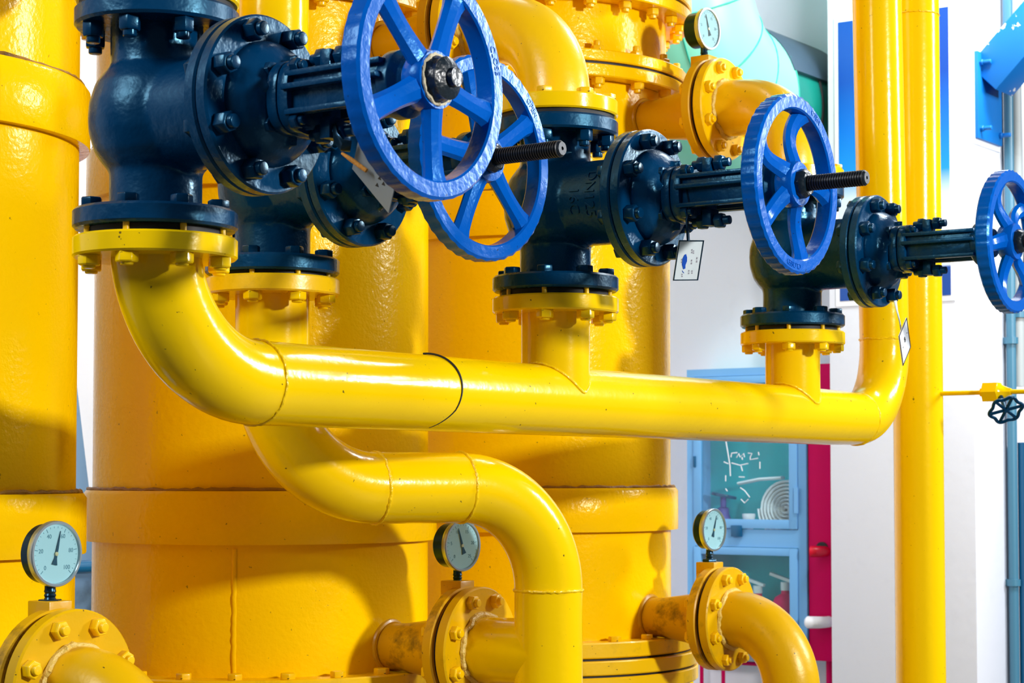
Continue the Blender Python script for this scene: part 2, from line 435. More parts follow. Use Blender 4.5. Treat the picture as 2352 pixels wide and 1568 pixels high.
def gate_valve(label, x, y, zc, yaw=0.0, *, wheel_R=.157, ang=0.0, long_stem=True, wheel_x=.495, curved=True, neck=None, wheeltext=None, upper_text=None):
    t = thing('gate_valve', label, 'valve', W(x, y, zc), -PI / 2 + yaw)
    place('body', VM['body'], t)
    place('lower_flange', VM['flange'], t, Matrix.Translation((0, 0, -HALF)))
    place('upper_flange', VM['flange'], t, Matrix.Translation((0, 0, HALF - .029)))
    X = frame((0, 0, 0), (1, 0, 0))
    place('bonnet_flange', VM['bflange'], t, frame((.1765, 0, 0), (1, 0, 0)))
    place('bonnet_flange', VM['bflange'], t, frame((.1985, 0, 0), (1, 0, 0)))
    place('bonnet', VM['bonnet'], t)
    place('gland_flange', VM['gland'], t); place('yoke', VM['yoke'], t); place('gland_follower', VM['follower'], t)
    bolt_ring(t, 'nut', 'n_nut', (.219, 0, 0), (1, 0, 0), .1045, 8, PI / 8, xref=(0, 0, 1))
    bolt_ring(t, 'bolt', 'n_head', (.1765, 0, 0), (-1, 0, 0), .1045, 8, PI / 8, xref=(0, 0, 1))
    bolt_ring(t, 'bolt', 'n_head', (0, 0, -HALF + .029), (0, 0, 1), .097, 8, PI / 8)
    bolt_ring(t, 'nut', 'n_nut', (0, 0, HALF - .029), (0, 0, -1), .097, 8, PI / 8)
    for a in (1, -1):
        for b in (1, -1):
            place('nut', HX['n_small'], t, frame((.300, a * .038, b * .0375), (1, 0, 0)))
            place('bolt', HX['n_small'], t, frame((.262, a * .038, b * .0375), (-1, 0, 0)))
    place('stem', VM['stem_long' if long_stem else 'stem_short'], t, label='threaded steel stem' if long_stem else None)
    rim, sp, hub = wheel_parts(wheel_R, curved, ang, .0011 if long_stem else .0005)
    wx = Matrix.Translation((wheel_x, 0, 0))
    r = place('handwheel', rim, t, wx, label='blue handwheel')
    for s_ in sp: place('spoke', s_, r)
    place('hub', hub, r)
    if long_stem:
        MB().lathe([(0, 0), (.026, 0), (.026, .012), (.021, .018), (0, .018)], frame((.018, 0, 0), (1, 0, 0)), 8).build('wheel_nut', 'grease', r)
    else:
        place('stem_end', VM['lump'], t, label='stub end caked in black grease')
        ring = MB(); ring_bead(ring, (.0205, 0, 0), (1, 0, 0), .0325, .0028, 40, .002); ring.build('grease_ring', 'crust', r, label='pale crust of old grease')
    if neck:
        for txt, x0, th, sz in neck:
            MB().add(*letters_on_neck(txt, x0, .0788, th, sz)).build('raised_lettering', 'navy', t)
    if wheeltext:
        for txt, a0 in wheeltext: MB().add(*letters_on_rim(txt, wheel_R - .0135, a0)).build('raised_lettering', 'blue', r)
    if upper_text:
        mb = MB(); txt, th = upper_text
        vs, fs = text_data(txt, .03, .002)
        mb.add([(.2285 + v.z - .25 * (v.y), .0 + v.x, .066 + v.y) for v in vs], fs); mb.build('raised_lettering', 'navy', t)
    return t

YROW = 2.061; ZJ = (.354, .358, .344, .337); ZM = .142
XV1, XV3, XV4, XA = 2.018, 3.059, 4.031, 4.530
def wa(deg): return math.radians(deg)
V1 = gate_valve('big dark navy gate valve at front left with stubby greased stem and blue handwheel', XV1, YROW, ZJ[0] + HALF, wheel_R=.157, ang=wa(62), long_stem=False, wheel_x=.496, curved=False, wheeltext=[('CLOSE', wa(20))], upper_text=('PO', 0))
V2 = gate_valve('dark gate valve tucked low behind the front left valve, threaded stem through blue wheel', 2.589, 2.351, ZJ[1] + HALF - .004, -.044, wheel_R=.168, ang=wa(31), wheel_x=.474, curved=False, wheeltext=[('OPEN', wa(84)), ('OPEN', wa(40))])
V3 = gate_valve('dark gate valve on the middle stub of the pipe, raised letters down its neck', XV3, YROW, ZJ[2] + HALF, wheel_R=.157, ang=wa(70), wheel_x=.495,
                neck=[('DN125', .126, .10, .030), ('16C', .092, -.05, .030)], wheeltext=[('OPEN', wa(62)), ('CLOSED', wa(262))])
V4 = gate_valve('smallest looking dark gate valve near the white pillar, handwheel cut off by picture edge', XV4, YROW, ZJ[3] + HALF, wheel_R=.153, ang=wa(36), wheel_x=.516, neck=[('DN', .10, .3, .036)])
# cast numerals on the lower neck of the valve behind
mb = MB(); vs, fs = text_data('1000', .036, .0022)
mb.add([((.069 + v.z) * math.cos(-2.55 + v.y / .069) , (.069 + v.z) * math.sin(-2.55 + v.y / .069), -.095 - v.x) for v in vs], fs)
mb.build('raised_lettering', 'navy', V2)

# ------------------------------------------------------------------ yellow pipes
PR = .0655
def flange_y(parent, o, axis, R=.119, t=.030, mat='yellow', name='flange'):
    return MB().lathe(disc_prof(R, t, .003), frame(o, axis), 72).build(name, mat, parent)
def gasket(parent, o, axis, R=.085, t=.012):
    return MB().lathe([(0, 0), (R, 0), (R, t), (0, t)], frame(o, axis), 48).build('gasket', 'rubber', parent)
def joint_below(parent, x, y, z, mat='yellow'):
    """yellow flange hung under a valve: gasket, studs in the gap, flange and nuts"""
    gasket(parent, W(x, y, z - .010), (0, 0, 1), .096, .0105)
    mb = MB()
    for i in range(8):
        a = PI / 8 + i * PI / 4
        mb.lathe([(.0085, -.012), (.0085, .004)], Matrix.Translation(W(x + .106 * math.cos(a), y + .106 * math.sin(a), z)), 12)
    flange_y(parent, W(x, y, z - .040), (0, 0, 1), mat=mat)
    bolt_ring(parent, 'nut', 'y_nut', W(x, y, z - .040), (0, 0, -1), .100, 8, PI / 8)

# manifold: elbow under the front left valve, long run, two stubs and the right hand riser
mp = thing('manifold_pipe', 'long glossy yellow pipe running across the picture from front left elbow to right riser', 'pipe', W(XV1, YROW, ZM))
def rel(parent, mb, name, mat, **k):
    inv = Matrix.Translation(-Vector(parent.location))
    mb.v = [inv @ v for v in mb.v]
    return mb.build(name, mat, parent, **k)
def relring(parent, name, key, o, axis, R, n, phase=0.0, **k):
    bolt_ring(parent, name, key, Vector(o) - Vector(parent.location), axis, R, n, phase, **k)
def rflange(parent, o, axis, R=.119, t=.030, mat='yellow', name='flange', label=None):
    return rel(parent, MB().lathe(disc_prof(R, t, .003), frame(o, axis), 72), name, mat, label=label)
def rgasket(parent, o, axis, R, t):
    return rel(parent, MB().lathe([(0, 0), (R, 0), (R, t), (0, t)], frame(o, axis), 48), 'gasket', 'rubber')
def hang_joint(parent, x, y, z, mat='yellow'):
    rgasket(parent, W(x, y, z - .0100), (0, 0, 1), .102, .0095)
    rflange(parent, W(x, y, z - .0410), (0, 0, 1), mat=mat)
    relring(parent, 'nut', 'y_nut', W(x, y, z - .0410), (0, 0, -1), .100, 8, PI / 8)
    for i in range(8):
        a = PI / 8 + i * PI / 4
        rel(parent, MB().lathe([(0, -.012), (.0048, -.012), (.0048, .0005), (0, .0005)], Matrix.Translation(W(x + .1035 * math.cos(a), y + .1035 * math.sin(a), z - .0002)), 10), 'stud', 'worn')
def top_joint(parent, x, y, z, mat='yellow'):
    rgasket(parent, W(x, y, z + .0005), (0, 0, 1), .112, .007)
    rflange(parent, W(x, y, z + .0080), (0, 0, 1), mat=mat)
    relring(parent, 'bolt', 'y_head', W(x, y, z + .0380), (0, 0, 1), .100, 8, PI / 8)

path = [W(XV1, YROW, .350)] + bend(W(XV1, YROW, ZM), (0, 0, -1), (1, 0, 0), .200, .213)
nb = len(path)
run_end = XA - .165
path += [W(XV1 + .213 + (run_end - XV1 - .213) * i / 12, YROW, ZM) for i in range(1, 12)]
path += bend(W(XA, YROW, ZM), (1, 0, 0), (0, 0, 1), .165, .19)
path += [W(XA - .012, YROW, .7), W(XA - .06, YROW, 2.2)]
for p in path: p.z -= .007 * max(0.0, (p.x - XV1) / (XA - XV1))
rad = [PR if p.x < 4.2 else PR - (PR - .061) * min(1, (p.x - 4.2) / .3) for p in path]
rel(mp, MB().sweep(path, rad, 56), 'pipe', 'yellow')
mb = MB(); ring_bead(mb, W(XV1 + .213, YROW, ZM), (1, 0, 0), PR, .0028); rel(mp, mb, 'weld_seam', 'weld')
mb = MB(); ring_bead(mb, W(run_end, YROW, ZM - .007), (1, 0, 0), .0625, .0024); rel(mp, mb, 'weld_seam', 'weld')
mb = MB(); ring_bead(mb, W(XA, YROW, ZM + .195), (0, 0, 1), .0610, .0026, jit=.002); rel(mp, mb, 'weld_seam', 'weld')
# scratched dark joint line about a third along the run
F = frame(W(2.66, YROW, ZM), (1, 0, 0), (0, 0, 1)); pts = []
for i in range(30):
    a = math.radians(-4 + i * 5.6); pts.append(F @ Vector(((PR + .0006) * math.cos(a), (PR + .0006) * math.sin(a), .018 * math.sin(a * 1.3) - .022 * max(0, a - 2.1))))
rel(mp, MB().sweep(pts, .0018, 6), 'joint_line', 'black', label='dark cracked joint line')
for xs, rr in ((XV3, .0645), (XV4, .0625)):
    rel(mp, MB().sweep([W(xs, YROW, ZM + .01), W(xs, YROW, .32)], rr, 48), 'stub', 'yellow')
    pts = []
    for i in range(72):
        a = 2 * PI * i / 72; q = rr * math.sin(a)
        pts.append(W(xs + rr * math.cos(a), YROW + q, ZM + math.sqrt(max(1e-6, PR * PR - q * q)) + random.uniform(-.0006, .0006)))
    rel(mp, MB().sweep(pts, .0026, 8, closed=True), 'weld_seam', 'weld')
for xs, zj in ((XV1, ZJ[0]), (XV3, ZJ[2]), (XV4, ZJ[3])): hang_joint(mp, xs, YROW, zj, 'yellow')

# S-shaped pipe from the valve behind down to the lower nozzle
XS, YS, XT, YT, ZS = 2.589, 2.351, 3.12, 2.119, -.024
ZN = -.343
sp = thing('offset_pipe', 'yellow S-bent pipe under the long one, dropping past the middle gauge', 'pipe', W(XS, YS, ZS))
dS = Vector((XT - XS, YT - YS, 0)).normalized()
path = [W(XS, YS, .345), W(XS, YS, .25)] + bend(W(XS, YS, ZS), (0, 0, -1), dS, .205)
path += bend(W(XT, YT, ZS), dS, (0, 0, -1), .195) + [W(XT, YT, -.40), W(XT, YT, -.75)]
rel(sp, MB().sweep(path, PR, 56), 'pipe', 'yellow')
for c, ax in ((W(XS, YS, ZS) + dS * .205, dS), (W(XT, YT, ZS) - dS * .195, dS), (W(XT, YT, ZS - .197), (0, 0, 1))):
    mb = MB(); ring_bead(mb, c, ax, PR, .0030); rel(sp, mb, 'weld_seam', 'weld')
hang_joint(sp, XS, YS, ZJ[1], 'worn')
rel(sp, MB().sweep([W(XT, YT, ZN), W(XT, YT + .08, ZN), W(XT, 2.272, ZN)], [PR, PR, PR - .001], 48), 'branch', 'yellow')
NF = .123
def nozzle_flange(parent, x, z, mat='worn', weldR=.068):
    rflange(parent, W(x, 2.276, z), (0, 1, 0), NF, .0245, mat)
    relring(parent, 'nut', 'w_nut', W(x, 2.276, z), (0, -1, 0), .1015, 8, PI / 8, xref=(1, 0, 0))
    mb = MB(); ring_bead(mb, W(x, 2.274, z), (0, 1, 0), weldR, .0065, 48, .003); rel(parent, mb, 'weld_seam', 'pale_weld')
nozzle_flange(sp, XT, ZN, 'darker')

# pipe going straight up from the valve behind
rp = thing('riser_pipe', 'straight yellow pipe rising behind the front left bonnet flange', 'pipe', W(XS, YS, .70))
rel(rp, MB().sweep([W(XS, YS, .70), W(XS, YS, 2.2)], .0625, 48), 'pipe', 'yellow')
top_joint(rp, XS, YS, ZJ[1] - .004 + FF)

# elbows from the upper nozzles down to the valves
def upper_elbow(label, xn, xv, zj, zn=.877):
    t = thing('elbow_pipe', label, 'pipe', W(xv, YROW, .70))
    p0 = [W(xn, 2.276, zn), W(xn, 2.262, zn)]
    pts = p0 + bez(W(xn, 2.25, zn), (0, -1, 0), W(xv, YROW, .708), (0, 0, -1), 28)[0:] + [W(xv, YROW, .69)]
    rel(t, MB().sweep(pts, .0665, 56), 'pipe', 'worn')
    top_joint(t, xv, YROW, zj + FF)
    nozzle_flange(t, xn, zn)
    return t
upper_elbow('yellow elbow pipe bolted on top of the front left valve', 2.07, XV1, ZJ[0])
upper_elbow('yellow elbow pipe bolted on top of the middle valve, behind the front handwheel', 3.10, XV3, ZJ[2])
upper_elbow('yellow elbow pipe below the upper gauge, coming down behind the right of centre handwheel', 4.114, XV4, ZJ[3])
def lower_elbow(label, xn, r, zn=ZN):
    t = thing('elbow_pipe', label, 'pipe', W(xn, 2.276, zn))
    yv = 2.262 - r
    pts = [W(xn, 2.276, zn)] + bend(W(xn, yv, zn), (0, -1, 0), (0, 0, -1), r, r * 1.15) + [W(xn, yv, -.6), W(xn, yv, -1.0)]
    rel(t, MB().sweep(pts, .0665, 56), 'pipe', 'darker')
    nozzle_flange(t, xn, zn, 'darker')
    return t
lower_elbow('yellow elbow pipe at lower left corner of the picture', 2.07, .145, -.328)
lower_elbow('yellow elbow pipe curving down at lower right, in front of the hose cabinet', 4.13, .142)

# second vertical pipe
vp = thing('vertical_pipe', 'plain yellow vertical pipe at right, behind the riser of the long pipe', 'pipe', W(4.87, 2.12, -1.3))
XB, YB = 4.870, 2.120
rel(vp, MB().sweep([W(XB + .004, YB, -1.3), W(XB, YB, 0), W(XB - .006, YB, 2.3)], .0655, 56), 'pipe', 'yellow')
mb = MB(); ring_bead(mb, W(XB - .005, YB, 1.225), (0, 0, 1), .0658, .0022); rel(vp, mb, 'weld_seam', 'weld')

# ------------------------------------------------------------------ tanks
TR = .355
def tank(label, x, y, xn_lo, xn_up, seam=None, zlo=ZN):
    t = thing('filter_tank', label, 'tank', W(x, y, -EYE))
    c = lambda z: W(x, y, z)
    T0 = Matrix.Translation(W(x, y, 0))
    def L(prof, name, mat, seg=128, **k): return rel(t, MB().lathe(prof, T0, seg), name, mat, **k)
    L([(0, -EYE), (TR, -EYE), (TR, .953), (0, .953)], 'shell', 'tank')
    L([(0, 1.018), (.347, 1.018), (.347, 1.148), (0, 1.148)], 'neck', 'tank')
    L([(0, 1.215), (.347, 1.215), (.347, 1.75), (0, 1.80)], 'dome', 'tank')
    for z0, z1 in ((.572, .680), (-.137, -.032)):
        L([(TR - .01, z0), (TR + .018, z0), (TR + .019, z0 + .002), (TR + .019, z1 - .008), (TR + .013, z1), (TR - .01, z1)], 'collar', 'tank')
        mb = MB(); ring_bead(mb, c(z1 + .002), (0, 0, 1), TR + .008, .0042, 160, .002); rel(t, mb, 'weld_seam', 'soot')
    def fl(z0, z1, R, mat='tank'): L(disc_prof_z(z0, z1, R), 'flange', mat)
    def disc_prof_z(z0, z1, R): return [(0, z0), (R - .003, z0), (R, z0 + .003), (R, z1 - .003), (R - .003, z1), (0, z1)]
    fl(.954, .984, .402); fl(.991, .019 + 1.0, .402)
    L([(0, .983), (.392, .983), (.392, .992), (0, .992)], 'gasket', 'rubber')
    fl(1.147, 1.177, .413); fl(1.184, 1.214, .413)
    L([(0, 1.176), (.403, 1.176), (.403, 1.185), (0, 1.185)], 'gasket', 'rubber')
    fl(-.433, -.396, .415, 'worn'); fl(-.472, -.4385, .423, 'worn'); fl(-.512, -.4775, .423, 'worn')
    L([(0, -.439), (.406, -.439), (.406, -.432), (0, -.432)], 'gasket', 'rubber')
    L([(0, -.478), (.414, -.478), (.414, -.471), (0, -.471)], 'gasket', 'rubber')
    front = lambda n, ph: (lambda i: math.sin(ph + 2 * PI * i / n) < .45 or math.cos(ph + 2 * PI * i / n) > .75)
    relring(t, 'nut', 'big_nut', c(1.147), (0, 0, -1), .380, 24, 0.06, keep=lambda i: True)
    relring(t, 'stud', 'big_stud', c(1.019), (0, 0, 1), .376, 20, .1, keep=lambda i: True)
    relring(t, 'nut', 'big_nut', c(.954), (0, 0, -1), .379, 20, -.1, keep=lambda i: True)
    relring(t, 'bolt', 'w_head', c(-.396), (0, 0, 1), .390, 24, .09)
    relring(t, 'nut', 'big_nut', c(-.512), (0, 0, -1), .395, 24, .06)
    # reducer nozzles with flange and gauge boss
    for xn, zn, boss in ((xn_lo, zlo, True), (xn_up, .877, True)):
        yy = 2.325
        rel(t, MB().lathe([(0, 0), (.050, 0), (.046, .10), (.048, .16), (.062, .255), (.066, .285), (.066, .31), (0, .31)], frame(W(xn, yy + .30, zn - .004), (0, -1, 0)), 48), 'nozzle', 'grimy')
        mb = MB(); pts = []
        for i in range(48):
            a = 2 * PI * i / 48; q = .050 * math.cos(a)
            pts.append(W(xn + q, y - math.sqrt(max(1e-6, TR * TR - (xn + q - x) ** 2)), zn - .004 + .050 * math.sin(a)))
        rel(t, mb.sweep(pts, .006, 8, closed=True), 'weld_seam', 'grimy')
        rflange(t, W(xn, 2.3090, zn), (0, 1, 0), NF, .0245, 'grimy')
        rgasket(t, W(xn, 2.3002, zn), (0, 1, 0), .113, .0092)
        relring(t, 'bolt', 'w_head', W(xn, 2.3335, zn), (0, 1, 0), .1015, 8, PI / 8, xref=(1, 0, 0))
        rel(t, MB().box(.046, .050, .050, Matrix.Translation(W(xn, 2.337, zn + NF - .014))), 'gauge_boss', 'grimy', bevel=.002)
    if seam is not None:
        a = seam; pts = [W(x + (TR + .001) * math.cos(a) , y + (TR + .001) * math.sin(a), -.145 - .25 * i / 24) for i in range(25)]
        pts = [p + Vector((random.uniform(-.001, .001), 0, 0)) for p in pts]
        rel(t, MB().sweep(pts, .0038, 8, sec=(.5, 1.2), up=(math.cos(a), math.sin(a), 0)), 'weld_seam', 'tank')
    return t
tank('huge yellow cylinder tank filling the left picture edge', 2.116, 2.860, 2.07, 2.07, zlo=-.328)
tank('huge yellow cylinder tank behind the S-bent pipe, vertical weld seam near its foot', 3.120, 2.860, 3.12, 3.10, seam=math.radians(214))
tank('huge yellow cylinder tank beside the green duct, its bolted neck showing at top', 4.130, 2.857, 4.13, 4.114)

# ------------------------------------------------------------------ gauges
def gauge(label, x, z, yaw, nums, needle, back=.046, deep=.036):
    t = thing('pressure_gauge', label, 'gauge', W(x, 2.337, z), -PI / 2 + yaw)
    X = frame((0, 0, 0), (1, 0, 0)); off = .016
    TX = Matrix.Translation((off, 0, 0)) @ X
    MB().lathe([(0, -deep), (back - .004, -deep), (back, -deep + .005), (back, -.014), (.0485, -.012), (.0485, -.004), (0, -.004)], TX, 56).build('case', 'steel', t)
    MB().lathe([(.0445, -.004), (.0500, -.012), (.0512, -.009), (.0512, -.0015), (.0500, 0), (.0465, 0), (.0450, -.0035)], TX, 72, closed=True).build('bezel', 'bezel', t, label='bright steel rim')
    d = MB().lathe([(0, -.0042), (.0462, -.0042), (.0462, -.0036), (0, -.0036)], TX, 56).build('dial', 'dial', t, label='pale dial face')
    mb = MB(); n = len(nums); xx = off - .0035
    # seen from the front the local y axis points to the right
    for i in range((n - 1) * 5 + 1):
        a = math.radians(225 - 270.0 * i / ((n - 1) * 5)); long_ = i % 5 == 0
        r1, r0 = .0425, (.0365 if long_ else .0398)
        mb.box(.0004, .0009 if long_ else .0005, r1 - r0, Matrix.Translation((xx, (r0 + r1) / 2 * math.cos(a), (r0 + r1) / 2 * math.sin(a))) @ Matrix.Rotation(a - PI / 2, 4, 'X'))
    mb.build('scale', 'faint', d)
    mb = MB()
    for i, s_ in enumerate(nums):
        a = math.radians(225 - 270.0 * i / (n - 1)); vs, fs = text_data(s_, .0095, .0002)
        mb.add([(xx + v.z, v.x + .0305 * math.cos(a), v.y + .0300 * math.sin(a)) for v in vs], fs)
    mb.build('numerals', 'faint', d)
    a = math.radians(needle); ux, uz = math.cos(a), math.sin(a); px, pz = -uz, ux
    poly = [(-.017, .0055), (-.017, -.0055), (-.006, -.0024), (.010, -.0022), (.036, -.0004), (.036, .0004), (.010, .0022), (-.006, .0024)]
    mb = MB(); n_ = len(poly); x0 = off - .0026
    vs = [(x0, u * ux + v * px, u * uz + v * pz) for u, v in poly] + [(x0 + .0006, u * ux + v * px, u * uz + v * pz) for u, v in poly]
    mb.add(vs, [tuple(range(n_)), tuple(range(n_, 2 * n_))] + [(i, (i + 1) % n_, n_ + (i + 1) % n_, n_ + i) for i in range(n_)])
    p = mb.build('pointer', 'ink', t)
    MB().lathe([(0, 0), (.0036, 0), (.0030, .0012), (0, .0014)], frame((off - .0022, 0, 0), (1, 0, 0)), 20).build('pivot', 'brass', p, label='small brass pivot cap')
    MB().lathe([(0, -.0012), (.0455, -.0012), (.0455, -.0007), (0, -.0007)], TX, 48).build('glass', 'gglass', t)
    s0 = -.044
    mb = MB().lathe([(0, -.090), (.0135, -.090), (.0135, -.080), (.0125, -.079), (.0125, -.074), (.0080, -.073), (.0095, -.070), (.0080, -.067), (.0095, -.064), (.0080, -.061), (.0095, -.058), (.0085, -.055), (.0085, -.040), (0, -.040)], None, 28)
    mb.build('stem', 'steel', t)
    MB().lathe([(0, -.081), (.0175, -.081), (.0185, -.079), (.0185, -.072), (.0172, -.070), (0, -.070)], None, 6).build('hex_nut', 'steel', t)
    return t
D100 = ['0', '20', '40', '60', '80', '100']; D25 = ['0', '5', '10', '15', '20', '25']
gauge('largest looking round pressure gauge at left, low in the picture', 2.07, -.122, .0, D100, 77)
gauge('round pressure gauge half tucked under the S-bent pipe', 3.12, -.140, -.12, D25, 108, .044, .046)
gauge('round pressure gauge in front of the pale blue hose cabinet', 4.13, -.132, -.08, D100, 72)
gauge('round pressure gauge high up against the mint green duct', 4.114, 1.078, -.05, D25, 110, .043, .050)

# ------------------------------------------------------------------ tags hanging on the valves
def quad(mb, P, t, normal):
    n = Vector(normal).normalized() * t
    vs = [Vector(p) for p in P] + [Vector(p) + n for p in P]; k = len(P)
    return mb.add(vs, [tuple(range(k)), tuple(range(k, 2 * k))] + [(i, (i + 1) % k, k + (i + 1) % k, k + i) for i in range(k)])

# ------------------------------------------------------------------ the setting
def sbox(name, a, b, mat, bevel=0):
    a, b = Vector(a), Vector(b); c = (a + b) / 2; d = b - a
    o = MB().box(abs(d.x), abs(d.y), abs(d.z)).build(name, mat, None, Matrix.Translation(c), bevel=bevel); return struct(o)
XW = 7.07; XP = 6.75; YPL, YPR = 3.296, 2.72
sbox('floor', (-3, -5, -.1), (13, 4.8, 0), 'floor')
sbox('wall_back', (XW, YPR + .2, 0), (XW + .15, 4.8, 4.2), 'wall')
sbox('wall_left', (-1, 4.6, 0), (XW, 4.75, 4.2), 'wall')
sbox('wall_right', (XP + .35, YPR, 0), (13, YPR + .2, 4.2), 'wall')
sbox('wall_pillar', (XP, YPR, 0), (XW, YPL, 4.2), 'wall', bevel=.004)

# ------------------------------------------------------------------ things along the walls
def tube(parent, pts, r, name, mat, seg=16, **k):
    return rel(parent, MB().sweep(pts, r, seg), name, mat, **k)
def bx(parent, a, b, name, mat, bevel=0, label=None):
    return rel(parent, MB().aabox(W(*a), W(*b)), name, mat, bevel=bevel, label=label)

# mint green duct bending into the back wall
t = thing('insulated_duct', 'fat mint green lagged duct bending down from above into the back wall', 'duct', W(6.09, 3.65, 1.41))
DR = .33; dz = 1.41; DX = 6.09; DY = 3.65
arc = bend(W(DX, DY, dz), (0, 0, -1), (1, 0, 0), .47, n=16)
rel(t, MB().sweep([W(DX, DY, 3.0), W(DX, DY, 2.2)] + arc, DR, 56), 'lagging', 'green', sharp=30)
rel(t, MB().sweep([arc[-1] + Vector((-.01, 0, 0)), W(XW, DY, dz)], DR - .012, 56), 'dark_sleeve', 'darkduct')
for k in range(0, 17, 4):
    c = arc[k]; d = (arc[min(16, k + 1)] - arc[max(0, k - 1)]).normalized()
    mb = MB(); ring_bead(mb, c, d, DR + .001, .003, 64, 0.0); rel(t, mb, 'seam', 'greenline')
for a in (4.05, 4.75):
    pts = []
    for k in range(17):
        d = (arc[min(16, k + 1)] - arc[max(0, k - 1)]).normalized(); F = frame(arc[k], d, (0, 1, 0))
        aa = a + (.16 if k % 4 == 0 else 0)
        pts.append(F @ Vector(((DR + .001) * math.cos(aa), (DR + .001) * math.sin(aa), 0)))
    rel(t, MB().sweep(pts, .003, 6), 'seam', 'greenline')
vs, fs = [], []
for i, x in enumerate((6.552, 6.70, 6.86, 7.068)):
    for rr in (DR - .011, DR + .004):
        for k in range(33):
            a = PI / 2 + (k / 16 - 1) * 1.25; vs.append(W(x, DY + rr * math.cos(a), dz + rr * math.sin(a)))
for i in range(3):
    for k in range(32):
        o = i * 66; fs += [(o + k, o + k + 1, o + 67 + k, o + 66 + k), (o + 33 + k, o + 99 + k, o + 100 + k, o + 34 + k)]
    for k in (0, 32): fs.append((i * 66 + k, i * 66 + 33 + k, i * 66 + 99 + k, i * 66 + 66 + k))
for o in (0, 198):
    for k in range(32): fs.append((o + k, o + 33 + k, o + 34 + k, o + 1 + k))
rel(t, MB().add(vs, fs), 'sheet_cover', 'slate', label='dark sheet laid over the sleeve')
mb = MB(); ring_bead(mb, W(6.78, DY, dz), (1, 0, 0), DR - .010, .006, 64, 0.0); rel(t, mb, 'strap', 'rubber', label='dark strap')

# printed sheet on the pillar
t = thing('wall_poster', 'tall blue printed sheet with white lower part on the white pillar, behind the pipes', 'poster', W(XP, 3.03, .655))
bx(t, (XP - .006, 2.805, .655), (XP - .001, 3.248, 1.717), 'sheet', 'poster')
bx(t, (XP - .0045, 2.790, .635), (XP - .0003, 3.265, 1.737), 'border', 'whitep', label='white border')

# hose cabinet
YL, YR_, ZT, ZB = 3.995, 3.463, .424, -.705; XF = 6.88
t = thing('hose_cabinet', 'pale blue glazed hose cabinet on the back wall, two doors', 'cabinet', W(XW, 3.73, ZB))
bx(t, (7.045, YR_, ZB), (7.068, YL, ZT), 'back_panel', 'teal', label='teal inside back')
for y0, y1 in ((YL - .015, YL), (YR_, YR_ + .015)): bx(t, (XF + .02, y0, ZB), (7.045, y1, ZT), 'side_panel', 'cab')
for z0, z1 in ((ZT - .015, ZT), (ZB, ZB + .015), (-.275, -.26)): bx(t, (XF + .02, YR_ + .015, z0), (7.045, YL - .015, z1), 'shelf', 'teal')
mb = MB()
for y0, y1 in ((YL - .032, YL), (YR_, YR_ + .035)): mb.aabox(W(XF, y0, ZB), W(XF + .02, y1, ZT))
for z0, z1 in ((ZT - .03, ZT), (-.285, -.215), (ZB, ZB + .03)): mb.aabox(W(XF, YR_ + .035, z0), W(XF + .02, YL - .032, z1))
rel(t, mb, 'front_frame', 'cab')
def cab_door(z0, z1, gl, wr):
    y0, y1 = YR_ + .037, YL - .034; mb = MB()
    for a, b in ((y0, y0 + .034), (y1 - .032, y1)): mb.aabox(W(XF - .008, a, z0), W(XF + .012, b, z1))
    for a, b in ((z0, z0 + .036), (z1 - .03, z1)): mb.aabox(W(XF - .008, y0 + .034, a), W(XF + .012, y1 - .032, b))
    d = rel(t, mb, 'door', 'cab', bevel=.0015)
    o = MB().aabox(W(XF, y0 + .034, z0 + .036), W(XF + .004, y1 - .032, z1 - .03)); inv = Matrix.Translation(-Vector(t.location)); o.v = [inv @ v for v in o.v]
    o.build('glass', 'cglass', d)
    return d
def cpt(zx, zy, x):      # a mark on the cabinet glass
    px = 1580 + zx / 6.03; py = 1000 + zy / 6.03
    return W(x, YL - (px - 1578) * .00195, (1090 - py) * .001735)
d_up = cab_door(-.212, ZT - .032, True, True); d_lo = cab_door(ZB + .032, -.287, True, False)
strokes = [((540, 60), (560, 180), (580, 300), (598, 420), (603, 560)), ((612, 300), (622, 245), (700, 238)), ((690, 305), (722, 250), (740, 300), (790, 250), (800, 300)),
           ((850, 245), (905, 250), (880, 300), (880, 335), (985, 318)), ((512, 365), (575, 390)), ((620, 380), (740, 412), (850, 388)), ((752, 420), (772, 490)), ((1012, 365), (1012, 460)),
           ((722, 572), (800, 575)), ((537, 550), (537, 632)), ((535, 735), (560, 770)), ((992, 232), (1000, 275)), ((765, 300), (772, 335)), ((750, 880), (800, 930), (850, 880)), ((740, 720), (800, 760), (870, 850))]
inv = Matrix.Translation(-Vector(t.location))
for st in strokes:
    mb = MB().sweep([cpt(a, b, XF - .001) for a, b in st], .0023, 8, sec=(.8, 1)); mb.v = [inv @ v for v in mb.v]; mb.build('painted_mark', 'whitep', d_up, label='flaking white paint mark')
for zz, h in ((.30, .03), (.02, .05)):
    bx(t, (XF - .014, YR_ + .030, zz - .12 - h), (XF - .008, YR_ + .046, zz - .12 + h), 'hinge', 'cab')
bx(t, (XF - .016, 3.742, -.245), (XF - .0005, 3.788, -.200), 'latch', 'darkblue', .002, label='dark latch block')
bx(t, (XF - .014, YL - .046, .03), (XF - .008, YL - .034, .075), 'handle', 'darkblue', .002)

